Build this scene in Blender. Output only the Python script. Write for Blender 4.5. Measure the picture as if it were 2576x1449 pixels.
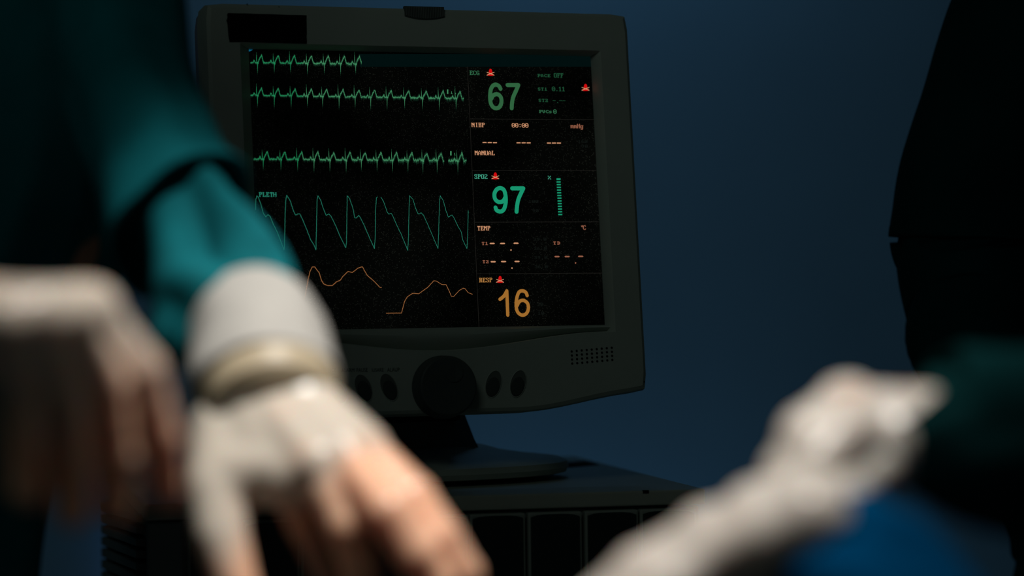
import bpy, bmesh, math, random
from mathutils import Vector, Matrix, noise

random.seed(7)
sc = bpy.context.scene
for o in list(bpy.data.objects):
    bpy.data.objects.remove(o, do_unlink=True)
C = sc.collection

# ------------------------------------------------------------------ camera, light, exposure
CAM = Vector((0.0, 0.0, 1.30))
ROLL = 0.012
LENS = 95.0
F = LENS / 36.0 * 2576.0
cam_d = bpy.data.cameras.new('camera')
cam = bpy.data.objects.new('camera', cam_d)
C.objects.link(cam)
cr, sr = math.cos(ROLL), math.sin(ROLL)
cam.matrix_world = Matrix(((cr, sr, 0, CAM.x), (0, 0, -1, CAM.y), (-sr, cr, 0, CAM.z), (0, 0, 0, 1)))
cam_d.lens = LENS
cam_d.sensor_width = 36.0
cam_d.sensor_fit = 'HORIZONTAL'
cam_d.clip_start = 0.05
cam_d.dof.use_dof = True
cam_d.dof.focus_distance = 2.262
cam_d.dof.aperture_fstop = 2.8
sc.camera = cam

sc.view_settings.view_transform = 'Standard'
sc.view_settings.look = 'None'
sc.view_settings.exposure = 0.0
sc.view_settings.gamma = 1.0
sc.view_settings.use_curve_mapping = False

world = bpy.data.worlds.new('dim_room')
sc.world = world
world.use_nodes = True
bg = world.node_tree.nodes['Background']
bg.inputs[0].default_value = (0.62, 1.0, 0.86, 1)
bg.inputs[1].default_value = 0.004

def light(name, kind, loc, target, power, color, **kw):
    d = bpy.data.lights.new(name, kind)
    d.energy = power
    d.color = color
    for k, v in kw.items():
        setattr(d, k, v)
    o = bpy.data.objects.new(name, d)
    C.objects.link(o)
    o.location = loc
    o.rotation_euler = (Vector(target) - Vector(loc)).to_track_quat('-Z', 'Y').to_euler()
    return o

# the operating lamp above the working field (its dome is built further down)
LAMP = Vector((0.13, 1.15, 2.40))
LAMP_AIM = Vector((-0.06, 1.32, 1.20))
light('operating_light', 'SPOT', LAMP, LAMP_AIM, 86.0, (1.0, 0.96, 0.90),
      spot_size=math.radians(38), spot_blend=1.0, shadow_soft_size=0.05)
# added blue fill lights tinting the back wall, one high, one low, both unseen
for nm, z, pw in (('wall_fill_high', 2.15, 0.45), ('wall_fill_low', 0.62, 0.27)):
    light(nm, 'AREA', (0.03, 3.27, z), (0.05, 3.6, 1.3 + (z - 1.3) * .35), pw, (0.29, 0.60, 0.97),
          shape='RECTANGLE', size=0.25, size_y=0.12)
light('wall_glow_fill', 'AREA', (-0.528, 3.56, 0.955), (-0.528, 3.6, 0.955), 0.0012, (0.22, 0.42, 1.0),  # added unseen light for the blue glow low on the wall
      shape='RECTANGLE', size=0.02, size_y=0.12)
# added soft fill from the upper left front, aimed at the monitor
light('upper_left_fill', 'AREA', (-0.75, 0.15, 2.7), (-0.1, 2.2, 1.3), 1.85, (0.80, 1.0, 0.92),
      shape='RECTANGLE', size=1.2, size_y=0.6)

# ------------------------------------------------------------------ helpers
def at(u, v, Y):
    """photo position u,v (2576 x 1449) at distance Y -> world point"""
    x, y = u - 1288.0, v - 724.5
    X = x * cr - y * sr
    D = x * sr + y * cr
    return Vector((CAM.x + X / F * Y, Y, CAM.z - D / F * Y))

def srgb(r, g, b):
    def f(c):
        c /= 255.0
        return c / 12.92 if c <= 0.04045 else ((c + 0.055) / 1.055) ** 2.4
    return (f(r), f(g), f(b))

def mat(name, col, rough=0.6, metal=0.0, spec=0.5, emit=None, estr=1.0, noise_amt=0.0, noise_scale=20.0,
        bump=0.0, bump_scale=200.0, sss=0.0, sss_r=(1, .35, .15), sss_s=.006, sheen=0.0, stretch=None):
    m = bpy.data.materials.new(name)
    m.use_nodes = True
    nt = m.node_tree
    b = nt.nodes['Principled BSDF']
    b.inputs['Base Color'].default_value = (*col, 1)
    b.inputs['Roughness'].default_value = rough
    b.inputs['Metallic'].default_value = metal
    b.inputs['Specular IOR Level'].default_value = spec
    if sss:
        b.inputs['Subsurface Weight'].default_value = sss
        b.inputs['Subsurface Radius'].default_value = sss_r
        b.inputs['Subsurface Scale'].default_value = sss_s
    if sheen:
        b.inputs['Sheen Weight'].default_value = sheen
    if emit:
        b.inputs['Emission Color'].default_value = (*emit, 1)
        b.inputs['Emission Strength'].default_value = estr
    tc = nt.nodes.new('ShaderNodeTexCoord')
    if noise_amt:
        n = nt.nodes.new('ShaderNodeTexNoise')
        n.inputs['Scale'].default_value = noise_scale
        n.inputs['Detail'].default_value = 5
        nt.links.new(tc.outputs['Object'], n.inputs['Vector'])
        r = nt.nodes.new('ShaderNodeValToRGB')
        r.color_ramp.elements[0].position = .3
        r.color_ramp.elements[1].position = .7
        r.color_ramp.elements[0].color = (*[c * (1 - noise_amt) for c in col], 1)
        r.color_ramp.elements[1].color = (*[min(1, c * (1 + noise_amt)) for c in col], 1)
        nt.links.new(n.outputs['Fac'], r.inputs['Fac'])
        nt.links.new(r.outputs['Color'], b.inputs['Base Color'])
    if bump:
        n2 = nt.nodes.new('ShaderNodeTexNoise')
        n2.inputs['Scale'].default_value = bump_scale
        n2.inputs['Detail'].default_value = 4
        nt.links.new(tc.outputs['Object'], n2.inputs['Vector'])
        bp = nt.nodes.new('ShaderNodeBump')
        bp.inputs['Strength'].default_value = bump
        bp.inputs['Distance'].default_value = .002
        nt.links.new(n2.outputs['Fac'], bp.inputs['Height'])
        nt.links.new(bp.outputs['Normal'], b.inputs['Normal'])
    return m

def emis(name, rgb, k=1.0):
    c = srgb(*rgb)
    return mat(name, (0, 0, 0), rough=1, spec=0, emit=c, estr=k)

M = {}
M['wall'] = mat('blue_wall_paint', (.24, .42, .55), rough=.8, noise_amt=.06, noise_scale=3, bump=.15, bump_scale=160)
M['floor'] = mat('dark_vinyl_floor', (.10, .12, .13), rough=.5, noise_amt=.15, noise_scale=8)
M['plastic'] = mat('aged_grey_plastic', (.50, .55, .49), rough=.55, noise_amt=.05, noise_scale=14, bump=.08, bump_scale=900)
M['plastic_blue_lit'] = mat('blue_lit_side_plastic', (.36, .38, .54), rough=.55, noise_amt=.05, noise_scale=14)  # blue light on the monitor's side painted into the grey
M['stand'] = mat('dark_grey_plastic', (.16, .18, .17), rough=.6, noise_amt=.06, noise_scale=20)
M['knob'] = mat('black_soft_plastic', (.075, .095, .09), rough=.5, noise_amt=.1, noise_scale=30)
M['button'] = mat('charcoal_button', (.07, .085, .08), rough=.45)
M['recess'] = mat('dark_recess', (.15, .17, .155), rough=.6)
M['hole'] = mat('black_hole', (.01, .01, .01), rough=.9, spec=.1)
M['tape'] = mat('black_cloth_tape', (.004, .004, .004), rough=.95, spec=.05)
M['print'] = mat('dark_print', (.05, .06, .055), rough=.9)
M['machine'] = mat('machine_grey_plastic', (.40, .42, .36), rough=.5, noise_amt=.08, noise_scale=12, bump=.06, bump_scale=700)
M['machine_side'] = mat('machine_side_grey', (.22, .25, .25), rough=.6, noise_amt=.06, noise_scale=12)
M['module'] = mat('black_module_panel', (.02, .03, .03), rough=.35)
M['module_frame'] = mat('module_frame_grey', (.30, .33, .29), rough=.5)
M['gownA'] = mat('teal_gown_cloth', (.002, .14, .165), rough=.85, spec=.15, noise_amt=.12, noise_scale=30, bump=.3, bump_scale=1200)
M['gownB'] = mat('blue_gown_cloth', (.0005, .055, .15), rough=.9, spec=.0, noise_amt=.12, noise_scale=30, bump=.3, bump_scale=1200)
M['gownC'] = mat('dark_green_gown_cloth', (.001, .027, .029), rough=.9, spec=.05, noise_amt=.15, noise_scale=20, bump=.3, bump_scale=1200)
M['cuff'] = mat('white_knit_cuff', (.46, .44, .41), rough=.9, noise_amt=.04, noise_scale=60, bump=.4, bump_scale=500)
M['skin'] = mat('skin', (.55, .33, .23), rough=.5, sss=.15, noise_amt=.08)
M['cap'] = mat('cap_cloth', (.02, .2, .22), rough=.9)
M['mask'] = mat('mask_cloth', (.25, .5, .6), rough=.9)

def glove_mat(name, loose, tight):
    """thin latex: cream where loose, pinker where stretched over the fingers, light through them painted in"""
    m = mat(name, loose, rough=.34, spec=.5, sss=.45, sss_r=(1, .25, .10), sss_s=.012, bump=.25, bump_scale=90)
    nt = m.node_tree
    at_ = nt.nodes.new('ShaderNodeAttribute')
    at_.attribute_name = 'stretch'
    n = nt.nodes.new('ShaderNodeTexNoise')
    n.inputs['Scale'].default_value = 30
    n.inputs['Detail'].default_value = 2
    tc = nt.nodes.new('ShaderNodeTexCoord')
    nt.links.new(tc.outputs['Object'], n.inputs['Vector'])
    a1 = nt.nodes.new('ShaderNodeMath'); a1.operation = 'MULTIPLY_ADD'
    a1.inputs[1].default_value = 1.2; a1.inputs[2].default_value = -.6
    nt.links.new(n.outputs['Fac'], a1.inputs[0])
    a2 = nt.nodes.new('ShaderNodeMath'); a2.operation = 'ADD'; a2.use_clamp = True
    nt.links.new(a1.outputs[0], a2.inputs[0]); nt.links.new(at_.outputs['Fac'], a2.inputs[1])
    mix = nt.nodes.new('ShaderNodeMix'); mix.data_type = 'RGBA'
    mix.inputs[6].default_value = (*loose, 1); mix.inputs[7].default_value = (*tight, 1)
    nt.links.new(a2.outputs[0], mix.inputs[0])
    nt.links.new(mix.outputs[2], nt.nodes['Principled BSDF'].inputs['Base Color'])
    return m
M['glove'] = glove_mat('latex_glove', (.62, .55, .47), (.90, .50, .33))  # finger colour also holds the orange of light through the latex
M['glove_pale'] = glove_mat('pale_latex_glove', (.68, .62, .56), (.68, .56, .48))
M['glove_band'] = mat('rolled_latex_band', (.50, .41, .28), rough=.45, sss=.2, sss_s=.006)

def link(name, me, m, parent=None, smooth=True):
    if not isinstance(me, bpy.types.Mesh):
        bm = me
        me = bpy.data.meshes.new(name)
        bmesh.ops.recalc_face_normals(bm, faces=bm.faces)
        bm.to_mesh(me)
        bm.free()
    me.name = name
    me.materials.clear()
    me.materials.append(m)
    me.polygons.foreach_set('use_smooth', [smooth] * len(me.polygons))
    if smooth and m.name.find('plastic') >= 0 or m.name.find('button') >= 0 or m.name.find('recess') >= 0:
        me.set_sharp_from_angle(angle=math.radians(28))
    o = bpy.data.objects.new(name, me)
    C.objects.link(o)
    if parent:
        o.parent = parent
    return o

def tag(o, label=None, cat=None, group=None, kind=None):
    for k, v in (('label', label), ('category', cat), ('group', group), ('kind', kind)):
        if v:
            o[k] = v
    return o

def empty(name, loc, rz=0):
    o = bpy.data.objects.new(name, None)
    o.empty_display_size = .05
    C.objects.link(o)
    o.location = loc
    o.rotation_euler = (0, 0, rz)
    return o

def box(bm, lo, hi, bevel=0.0, seg=2):
    vs = [bm.verts.new((x, y, z)) for x in (lo[0], hi[0]) for y in (lo[1], hi[1]) for z in (lo[2], hi[2])]
    f = [bm.faces.new([vs[i] for i in q]) for q in
         ((0, 1, 3, 2), (4, 6, 7, 5), (0, 4, 5, 1), (2, 3, 7, 6), (0, 2, 6, 4), (1, 5, 7, 3))]
    if bevel:
        es = list({e for ff in f for e in ff.edges})
        bmesh.ops.bevel(bm, geom=es, offset=bevel, segments=seg, affect='EDGES', profile=.6)
    return bm

def loft(bm, rings, cap0=True, cap1=True, closed=True):
    vr = [[bm.verts.new(p) for p in r] for r in rings]
    n = len(rings[0])
    for a, b in zip(vr, vr[1:]):
        for i in range(n if closed else n - 1):
            j = (i + 1) % n
            bm.faces.new((a[i], a[j], b[j], b[i]))
    if cap0:
        bm.faces.new(vr[0])
    if cap1:
        bm.faces.new(list(reversed(vr[-1])))
    return vr

def catmull(pts, n):
    """resample a polyline of equal-length tuples with Catmull-Rom, n per span"""
    out = []
    P = [tuple(p) for p in pts]
    for i in range(len(P) - 1):
        p0, p1, p2, p3 = P[max(i - 1, 0)], P[i], P[i + 1], P[min(i + 2, len(P) - 1)]
        for k in range(n):
            t = k / n
            out.append(tuple(.5 * (2 * b + (c - a) * t + (2 * a - 5 * b + 4 * c - d) * t * t + (3 * b - a - 3 * c + d) * t ** 3)
                             for a, b, c, d in zip(p0, p1, p2, p3)))
    out.append(P[-1])
    return out

def tube(path, n=40, span=10, up=(0, 0, 1), disp=None, thick=0.0, cap=True, skew=None):
    """path: (x,y,z,ra,rb); ra across, rb along 'up'. disp(t,theta,point)->offset. thick folds the far rim inward."""
    P = catmull(path, span)
    pts = [Vector(p[:3]) for p in P]
    rings = []
    L = len(P)
    for i, p in enumerate(P):
        tan = (pts[min(i + 1, L - 1)] - pts[max(i - 1, 0)]).normalized()
        side = tan.cross(Vector(up))
        side.normalize()
        upv = side.cross(tan).normalized()
        ring = []
        for k in range(n):
            th = 2 * math.pi * k / n
            d = 0.0
            if disp:
                d = disp(i / (L - 1), th, pts[i])
            q = pts[i] + side * (math.cos(th) * (p[3] + d)) + upv * (math.sin(th) * (p[4] + d))
            ring.append(q + tan * skew(i / (L - 1), th) if skew else q)
        rings.append(ring)
    if thick:
        last = rings[-1]
        c = sum(last, Vector()) / n
        for back, shr in ((0.0, .93), (max(1, span // 2), .90), (span, .88)):
            src = rings[L - 1 - back] if back else last
            cc = sum(src, Vector()) / n
            rings.append([cc + (q - cc) * shr for q in src])
    bm = bmesh.new()
    loft(bm, rings, cap0=cap, cap1=cap)
    return bm

def capsule(bm, p0, r0, p1, r1, n=16, m=5):
    p0, p1 = Vector(p0), Vector(p1)
    ax = p1 - p0
    L = ax.length
    ax = ax.normalized() if L > 1e-6 else Vector((0, 0, 1))
    s = ax.orthogonal().normalized()
    t = ax.cross(s)
    rings = []
    for k in range(1, m + 1):
        a = math.pi / 2 * k / m
        rings.append((p0 - ax * (r0 * math.cos(a)), r0 * math.sin(a)))
    for k in range(m, 0, -1):
        a = math.pi / 2 * k / m
        rings.append((p1 + ax * (r1 * math.cos(a)), r1 * math.sin(a)))
    vr = [[bm.verts.new(c + (s * math.cos(2 * math.pi * i / n) + t * math.sin(2 * math.pi * i / n)) * r) for i in range(n)] for c, r in rings]
    for a, b in zip(vr, vr[1:]):
        for i in range(n):
            j = (i + 1) % n
            bm.faces.new((a[i], a[j], b[j], b[i]))
    v0 = bm.verts.new(p0 - ax * r0)
    v1 = bm.verts.new(p1 + ax * r1)
    for i in range(n):
        j = (i + 1) % n
        bm.faces.new((v0, vr[0][j], vr[0][i]))
        bm.faces.new((v1, vr[-1][i], vr[-1][j]))

def blob(caps, voxel, smooth=6, fac=.5):
    """one continuous surface grown over tapered limbs"""
    bm = bmesh.new()
    for c in caps:
        capsule(bm, *c)
    bmesh.ops.recalc_face_normals(bm, faces=bm.faces)
    me = bpy.data.meshes.new('tmp')
    bm.to_mesh(me)
    bm.free()
    o = bpy.data.objects.new('tmp', me)
    C.objects.link(o)
    r = o.modifiers.new('r', 'REMESH')
    r.mode = 'VOXEL'
    r.voxel_size = voxel
    s = o.modifiers.new('s', 'SMOOTH')
    s.factor = fac
    s.iterations = smooth
    dg = bpy.context.evaluated_depsgraph_get()
    dg.update()
    out = bpy.data.meshes.new_from_object(o.evaluated_get(dg))
    bpy.data.objects.remove(o, do_unlink=True)
    bpy.data.meshes.remove(me)
    return out

# ------------------------------------------------------------------ the room
def struct(name, lo, hi, m):
    o = link(name, box(bmesh.new(), lo, hi), m, smooth=False)
    o['kind'] = 'structure'
    return o
tag(struct('floor', (-3.2, -1.2, -.05), (3.2, 3.7, 0), M['floor']), 'dark vinyl floor of the operating room', 'floor')
tag(struct('wall_back', (-3.2, 3.6, 0), (3.2, 3.7, 3.0), M['wall']), 'dark blue painted wall behind the monitor', 'wall')

# ------------------------------------------------------------------ monitor
YAW, TILT = 0.3665, 0.1055
HC = Vector((-0.0676, 2.2578, 1.30 + 0.083))          # middle of the screen
SW, SH = 0.304, 0.2321
BOX_TOP = 1.30 - 0.1667
R_HEAD = Matrix.Rotation(YAW, 4, 'Z') @ Matrix.Rotation(-TILT, 4, 'X')
HEAD = Matrix.Translation(HC) @ R_HEAD
HEAD_I = HEAD.inverted()

def on(u, v, dy=0.0):
    """photo position -> (x, z) on the plane y = dy of the monitor head"""
    o = HEAD_I @ CAM
    d = HEAD_I.to_3x3() @ (at(u, v, 2.0) - CAM)
    t = (dy - o.y) / d.y
    p = o + d * t
    return p.x, p.z

back = Vector((-math.sin(YAW), math.cos(YAW), 0))
BASE = Vector((HC.x, HC.y, BOX_TOP + .001)) + back * .108
monitor = empty('patient_monitor', BASE, YAW)
tag(monitor, 'grey patient monitor with green and amber vital signs on its black screen', 'monitor')
MON_I = (Matrix.Translation(BASE) @ Matrix.Rotation(YAW, 4, 'Z')).inverted()

def head_part(name, me, m, smooth=True):
    o = link(name, me, m, monitor, smooth)
    o.matrix_basis = MON_I @ HEAD
    return o

FY = -.012                                            # bezel front plane
xl, zt = on(515, 3, FY)
xr, zt2 = on(1583, 33, FY)
xr2, zb = on(1630, 985, FY)
zt = (zt + zt2) / 2
xr = (xr + xr2) / 2
_, zmid = on(1112, 1042, FY)
xk, zk = on(1112, 975, FY)
XC = (xl + xr) / 2
NS = 24

def smoothstep(t):
    t = max(0, min(1, t))
    return t * t * (3 - 2 * t)

def side_loop(x0, x1, ztop, bot, rad, y):
    """closed loop: top, right, bottom (curve), left; NS points a side"""
    pts = []
    for i in range(NS):
        pts.append((x0 + (x1 - x0) * i / NS, ztop))
    zb1 = bot(1.0)
    for i in range(NS):
        pts.append((x1, ztop + (zb1 - ztop) * i / NS))
    for i in range(NS):
        t = 1 - 2 * i / NS
        pts.append(((x0 + x1) / 2 + (x1 - x0) / 2 * t, bot(t)))
    zb0 = bot(-1.0)
    for i in range(NS):
        pts.append((x0, zb0 + (ztop - zb0) * i / NS))
    out = []
    for (x, z) in pts:                                # round the corners
        for cx, cz, sx, sz in ((x0 + rad, ztop - rad, -1, 1), (x1 - rad, ztop - rad, 1, 1),
                               (x1 - rad, zb1 + rad, 1, -1), (x0 + rad, zb0 + rad, -1, -1)):
            if (x - cx) * sx > 0 and (z - cz) * sz > 0:
                d = Vector((x - cx, z - cz))
                k = rad / max(d.length, 1e-9)
                if k < 1:
                    x, z = cx + d.x * k, cz + d.y * k
        out.append(Vector((x, y, z)))
    return out

def outer_bot(inset=0):
    def f(t):                                         # corner at the ends, deeper in the middle
        w = smoothstep((1 - abs(t)) / .62)
        return zb + inset + (zmid - zb) * w
    return f

x0i, z0i = on(606, 111, FY)
x1i, z1i = on(1509, 128, FY)
z0i = (z0i + z1i) / 2
x1b, zlip_end = on(1540, 833, FY)
_, zlip_mid = on(1100, 881, FY)
ox0, oz0, ox1, oz1 = -SW / 2, SH / 2, SW / 2, -SH / 2

def lip_bot(t):
    w = .5 + .5 * math.cos(math.pi * min(1, abs(t) / .95))
    return zlip_end + (zlip_mid - zlip_end) * w

bm = bmesh.new()
rings = [side_loop(xl + .004, xr - .004, zt - .003, outer_bot(.004), .006, .020),
         side_loop(xl + .0005, xr - .0005, zt - .0005, outer_bot(.0005), .006, .018),
         side_loop(xl, xr, zt, outer_bot(0), .006, -.004),
         side_loop(xl + .0012, xr - .0012, zt - .0012, outer_bot(.0012), .006, FY + .002),
         side_loop(xl + .004, xr - .004, zt - .004, outer_bot(.004), .005, FY),
         side_loop(x0i - .0008, x1i + .0008, z0i + .0008, lambda t: lip_bot(t) - .0008, .0005, FY),
         side_loop(x0i, x1i, z0i, lip_bot, .0005, FY + .0012),
         side_loop(ox0, ox1, oz0, lip_bot, .0005, -.0015),
         side_loop(ox0, ox1, oz0, lip_bot, .0005, .006)]
loft(bm, rings, cap0=False, cap1=False)
bezel = head_part('bezel', bm, M['plastic'])

# rear shell, tapering
bm = bmesh.new()
rings = [side_loop(xl + .0015, xr - .0015, zt - .0015, outer_bot(.0015), .006, .0185),
         side_loop(xl + .0025, xr - .0025, zt - .003, outer_bot(.003), .006, .034),
         side_loop(xl + .02, xr - .02, zt - .02, outer_bot(.02), .01, .052),
         side_loop(xl + .06, xr - .06, zt - .06, outer_bot(.05), .02, .066)]
loft(bm, rings, cap0=True, cap1=True)
head_part('rear_shell', bm, M['plastic_blue_lit'])

# lower lip between the glass and the control panel
bm = bmesh.new()
n = 48
rows = []
for k in range(7):
    s = k / 6
    row = []
    for i in range(n + 1):
        t = -1 + 2 * i / n
        x = (x0i + x1i) / 2 + (x1i - x0i) / 2 * t
        za, zc = oz1 - .0003, lip_bot(t) - .0005
        y = -.004 - .020 * s * (1 - s) * (1 - .5 * s) + .008 * s * s
        row.append((x, y, za + (zc - za) * s))
    rows.append(row)
top = [(p[0], .004, p[2]) for p in rows[0]]
loft(bm, [top] + rows, cap0=False, cap1=False, closed=False)
head_part('lower_lip', bm, M['plastic'])

# glass
def screen_mat():
    m = mat('dusty_black_glass', (.0015, .0015, .0015), rough=.42, spec=.12)
    nt = m.node_tree
    b = nt.nodes['Principled BSDF']
    tc = nt.nodes.new('ShaderNodeTexCoord')
    v = nt.nodes.new('ShaderNodeTexVoronoi')
    v.inputs['Scale'].default_value = 950
    n1 = nt.nodes.new('ShaderNodeTexNoise')
    n1.inputs['Scale'].default_value = 9
    n1.inputs['Detail'].default_value = 3
    nt.links.new(tc.outputs['Object'], v.inputs['Vector'])
    nt.links.new(tc.outputs['Object'], n1.inputs['Vector'])
    sep = nt.nodes.new('ShaderNodeSeparateColor')
    nt.links.new(v.outputs['Color'], sep.inputs['Color'])
    pick = nt.nodes.new('ShaderNodeMath'); pick.operation = 'GREATER_THAN'; pick.inputs[1].default_value = .62
    nt.links.new(sep.outputs['Red'], pick.inputs[0])
    near = nt.nodes.new('ShaderNodeMath'); near.operation = 'LESS_THAN'; near.inputs[1].default_value = .30
    nt.links.new(v.outputs['Distance'], near.inputs[0])
    mul = nt.nodes.new('ShaderNodeMath'); mul.operation = 'MULTIPLY'
    nt.links.new(pick.outputs[0], mul.inputs[0]); nt.links.new(near.outputs[0], mul.inputs[1])
    rp = nt.nodes.new('ShaderNodeMapRange')
    rp.inputs['From Min'].default_value = .38; rp.inputs['From Max'].default_value = .66
    rp.inputs['To Min'].default_value = .12; rp.inputs['To Max'].default_value = 1.0
    nt.links.new(n1.outputs['Fac'], rp.inputs['Value'])
    mul2 = nt.nodes.new('ShaderNodeMath'); mul2.operation = 'MULTIPLY'
    nt.links.new(mul.outputs[0], mul2.inputs[0]); nt.links.new(rp.outputs[0], mul2.inputs[1])
    mix = nt.nodes.new('ShaderNodeMix'); mix.data_type = 'RGBA'
    mix.inputs[6].default_value = (.0015, .0015, .0015, 1); mix.inputs[7].default_value = (.9, .82, .7, 1)
    film = nt.nodes.new('ShaderNodeMath'); film.operation = 'MULTIPLY_ADD'
    film.inputs[1].default_value = .10
    nt.links.new(rp.outputs[0], film.inputs[0]); nt.links.new(mul2.outputs[0], film.inputs[2])
    film.use_clamp = True
    nt.links.new(film.outputs[0], mix.inputs[0])
    nt.links.new(mix.outputs[2], b.inputs['Base Color'])
    return m
M['glass'] = screen_mat()
bm = box(bmesh.new(), (ox0 - .002, 0, oz1 - .002), (ox1 + .002, .004, oz0 + .002))
screen = head_part('screen', bm, M['glass'], smooth=False)
tag(screen, 'black glass with traces and numbers')

EY = -.0003
E_ = {
    'trace': emis('trace_green', (62, 132, 90)), 'trace_soft': emis('trace_green_soft', (24, 62, 42)),
    'trace_faint': emis('trace_green_faint', (9, 26, 18)),
    'trace_l': emis('trace_green_left', (28, 128, 80)), 'pleth': emis('trace_teal', (36, 122, 100)),
    'resp': emis('trace_amber', (166, 108, 64)), 'green': emis('text_green', (48, 104, 72)),
    'green_dim': emis('text_green_dim', (30, 78, 52)), 'hr': emis('digits_green', (47, 98, 62)),
    'peach': emis('text_peach', (198, 142, 106)), 'peach_dim': emis('text_peach_dim', (146, 92, 70)),
    'teal': emis('text_teal', (64, 158, 130)), 'spo2': emis('digits_teal', (24, 146, 108)),
    'amber': emis('text_amber', (176, 124, 66)), 'rr': emis('digits_amber', (158, 106, 44)),
    'red': emis('icon_red', (205, 14, 16)), 'cross': emis('icon_cross', (196, 160, 120)),
    'line': emis('divider_grey', (34, 33, 30)), 'ghost': emis('limit_grey', (15, 19, 17)),
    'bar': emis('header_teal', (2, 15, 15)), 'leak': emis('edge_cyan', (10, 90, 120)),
}

def flat(name, polys, m, label=None, y=EY):
    """polys: list of [(x,z)...] in head space, one flat sub-part of the screen"""
    me = bpy.data.meshes.new(name)
    vs, fs = [], []
    for p in polys:
        i = len(vs)
        vs += [(x, y, z) for x, z in p]
        fs.append(list(range(i, i + len(p))))
    me.from_pydata(vs, [], fs)
    o = link(name, me, m, screen, smooth=False)
    if label:
        o['label'] = label
    return o

def px_rect(u0, v0, u1, v1):
    return [on(u0, v0, EY), on(u1, v0, EY), on(u1, v1, EY), on(u0, v1, EY)]

def ribbon(pts, w, caps=8):
    """stroke of width w (m) with round joins along head-space points"""
    polys = []
    P = [Vector(p) for p in pts]
    for a, b in zip(P, P[1:]):
        d = b - a
        if d.length < 1e-7:
            continue
        nrm = Vector((-d.y, d.x)).normalized() * (w / 2)
        polys.append([tuple(a + nrm), tuple(b + nrm), tuple(b - nrm), tuple(a - nrm)])
    if caps:
        for p in P:
            polys.append([(p.x + w / 2 * math.cos(2 * math.pi * k / caps), p.y + w / 2 * math.sin(2 * math.pi * k / caps)) for k in range(caps)])
    return polys

PXM = SW / 865.0 / 1.0
DOT = SW / 800.0

F16 = {
 '0': '3C66C3C3DBDBC3C3663C', '1': '1838781818181818187E', '2': '7CC6060C183060C0C6FE', '3': '7CC606063C060606C67C',
 '6': '3860C0C0FCC6C6C6C67C', '7': 'FEC606060C1830303030', '9': '7CC6C6C67E0606060C78', 'A': '10386CC6C6FEC6C6C6C6',
 'B': 'FC6666667C66666666FC', 'C': '3C66C2C0C0C0C0C2663C', 'D': 'F86C6666666666666CF8', 'E': 'FE6662687868606266FE',
 'F': 'FE6662687868606060F0', 'G': '3C66C2C0C0DEC6C6663A', 'H': 'C6C6C6C6FEC6C6C6C6C6', 'I': '3C18181818181818183C',
 'L': 'F06060606060606266FE', 'M': 'C6EEFEFED6C6C6C6C6C6', 'N': 'C6E6F6FEDECEC6C6C6C6', 'O': '7CC6C6C6C6C6C6C6C67C',
 'P': 'FC6666667C60606060F0', 'R': 'FC6666667C6C666666E6', 'S': '7CC6C660380C06C6C67C', 'T': '7E7E5A1818181818183C',
 'U': 'C6C6C6C6C6C6C6C6C67C', 'm': '000000ECFED6D6D6D6C6', 'g': '00000076CCCCCCCCCC7C0CCC78', ':': '0000181800000018180000',
 '.': '00000000000000001818', '-': '00000000FE0000000000', '%': '0000C2C60C183060C686', 'o': '386C6C38000000000000',
}
F8 = {
 'P': 'FC66667C6060F0', 'A': '3078CCCCFCCCCC', 'C': '3C66C0C0C0663C', 'E': 'FE6268786862FE', 'S': '78CCE0701CCC78',
 'T': 'FCB43030303078', 'V': 'CCCCCCCCCC7830', 's': '00007CC0780CF8', '1': '307030303030FC', '2': '78CC0C3860CCFC',
 'D': 'F86C6666666CF8', '0': '7CC6CEDEF6E67C', '3': '78CC0C380CCC78', '6': '3860C0F8CCCC78', '9': '78CCCC7C0C1870',
 '.': '00000000003030', '8': '78CCCC78CCCC78', '5': 'FCC0F80C0CCC78',
}

def dots(text, u, v, font=F16, pitch=8, sx=1.0, sz=1.0):
    """bitmap lettering; u,v = top-left of the first glyph in the photo"""
    x0, z0 = on(u, v, EY)
    polys = []
    for i, ch in enumerate(text):
        if ch == ' ' or ch not in font:
            continue
        h = font[ch]
        rows_ = [int(h[k:k + 2], 16) for k in range(0, len(h), 2)]
        for r, bits in enumerate(rows_):
            c = 0
            while c < 8:
                if bits & (128 >> c):
                    e = c
                    while e < 8 and bits & (128 >> e):
                        e += 1
                    xa = x0 + (i * pitch + c) * DOT * sx
                    xb = x0 + (i * pitch + e) * DOT * sx
                    za = z0 - r * DOT * sz
                    polys.append([(xa, za), (xb, za), (xb, za - DOT * sz), (xa, za - DOT * sz)])
                    c = e
                else:
                    c += 1
    return polys

def words(polys, m, label):
    return flat('screen_text', polys, E_[m], label)

def zz(pts, ox, oy, s):
    return [on(ox + p[0] / s, oy + p[1] / s, EY) for p in pts]

# header bar, light leaks and dividers
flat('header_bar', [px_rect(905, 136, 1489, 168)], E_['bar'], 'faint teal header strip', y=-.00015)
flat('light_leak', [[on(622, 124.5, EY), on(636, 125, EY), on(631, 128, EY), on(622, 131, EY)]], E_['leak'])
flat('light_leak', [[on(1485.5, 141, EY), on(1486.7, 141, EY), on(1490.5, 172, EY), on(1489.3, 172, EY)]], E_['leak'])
flat('divider_line', ribbon([on(1176, 168, EY), on(1183, 320, EY), on(1205, 826, EY)], .0003, 0), E_['line'])
for (ua, va, ub, vb) in ((1182, 299, 1497, 301), (1187, 429, 1500, 429), (1194, 559, 1506, 558), (1200, 689, 1514, 687)):
    flat('divider_line', ribbon([on(ua, va, EY), on(ub, vb, EY)], .0003, 0), E_['line'])

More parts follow.
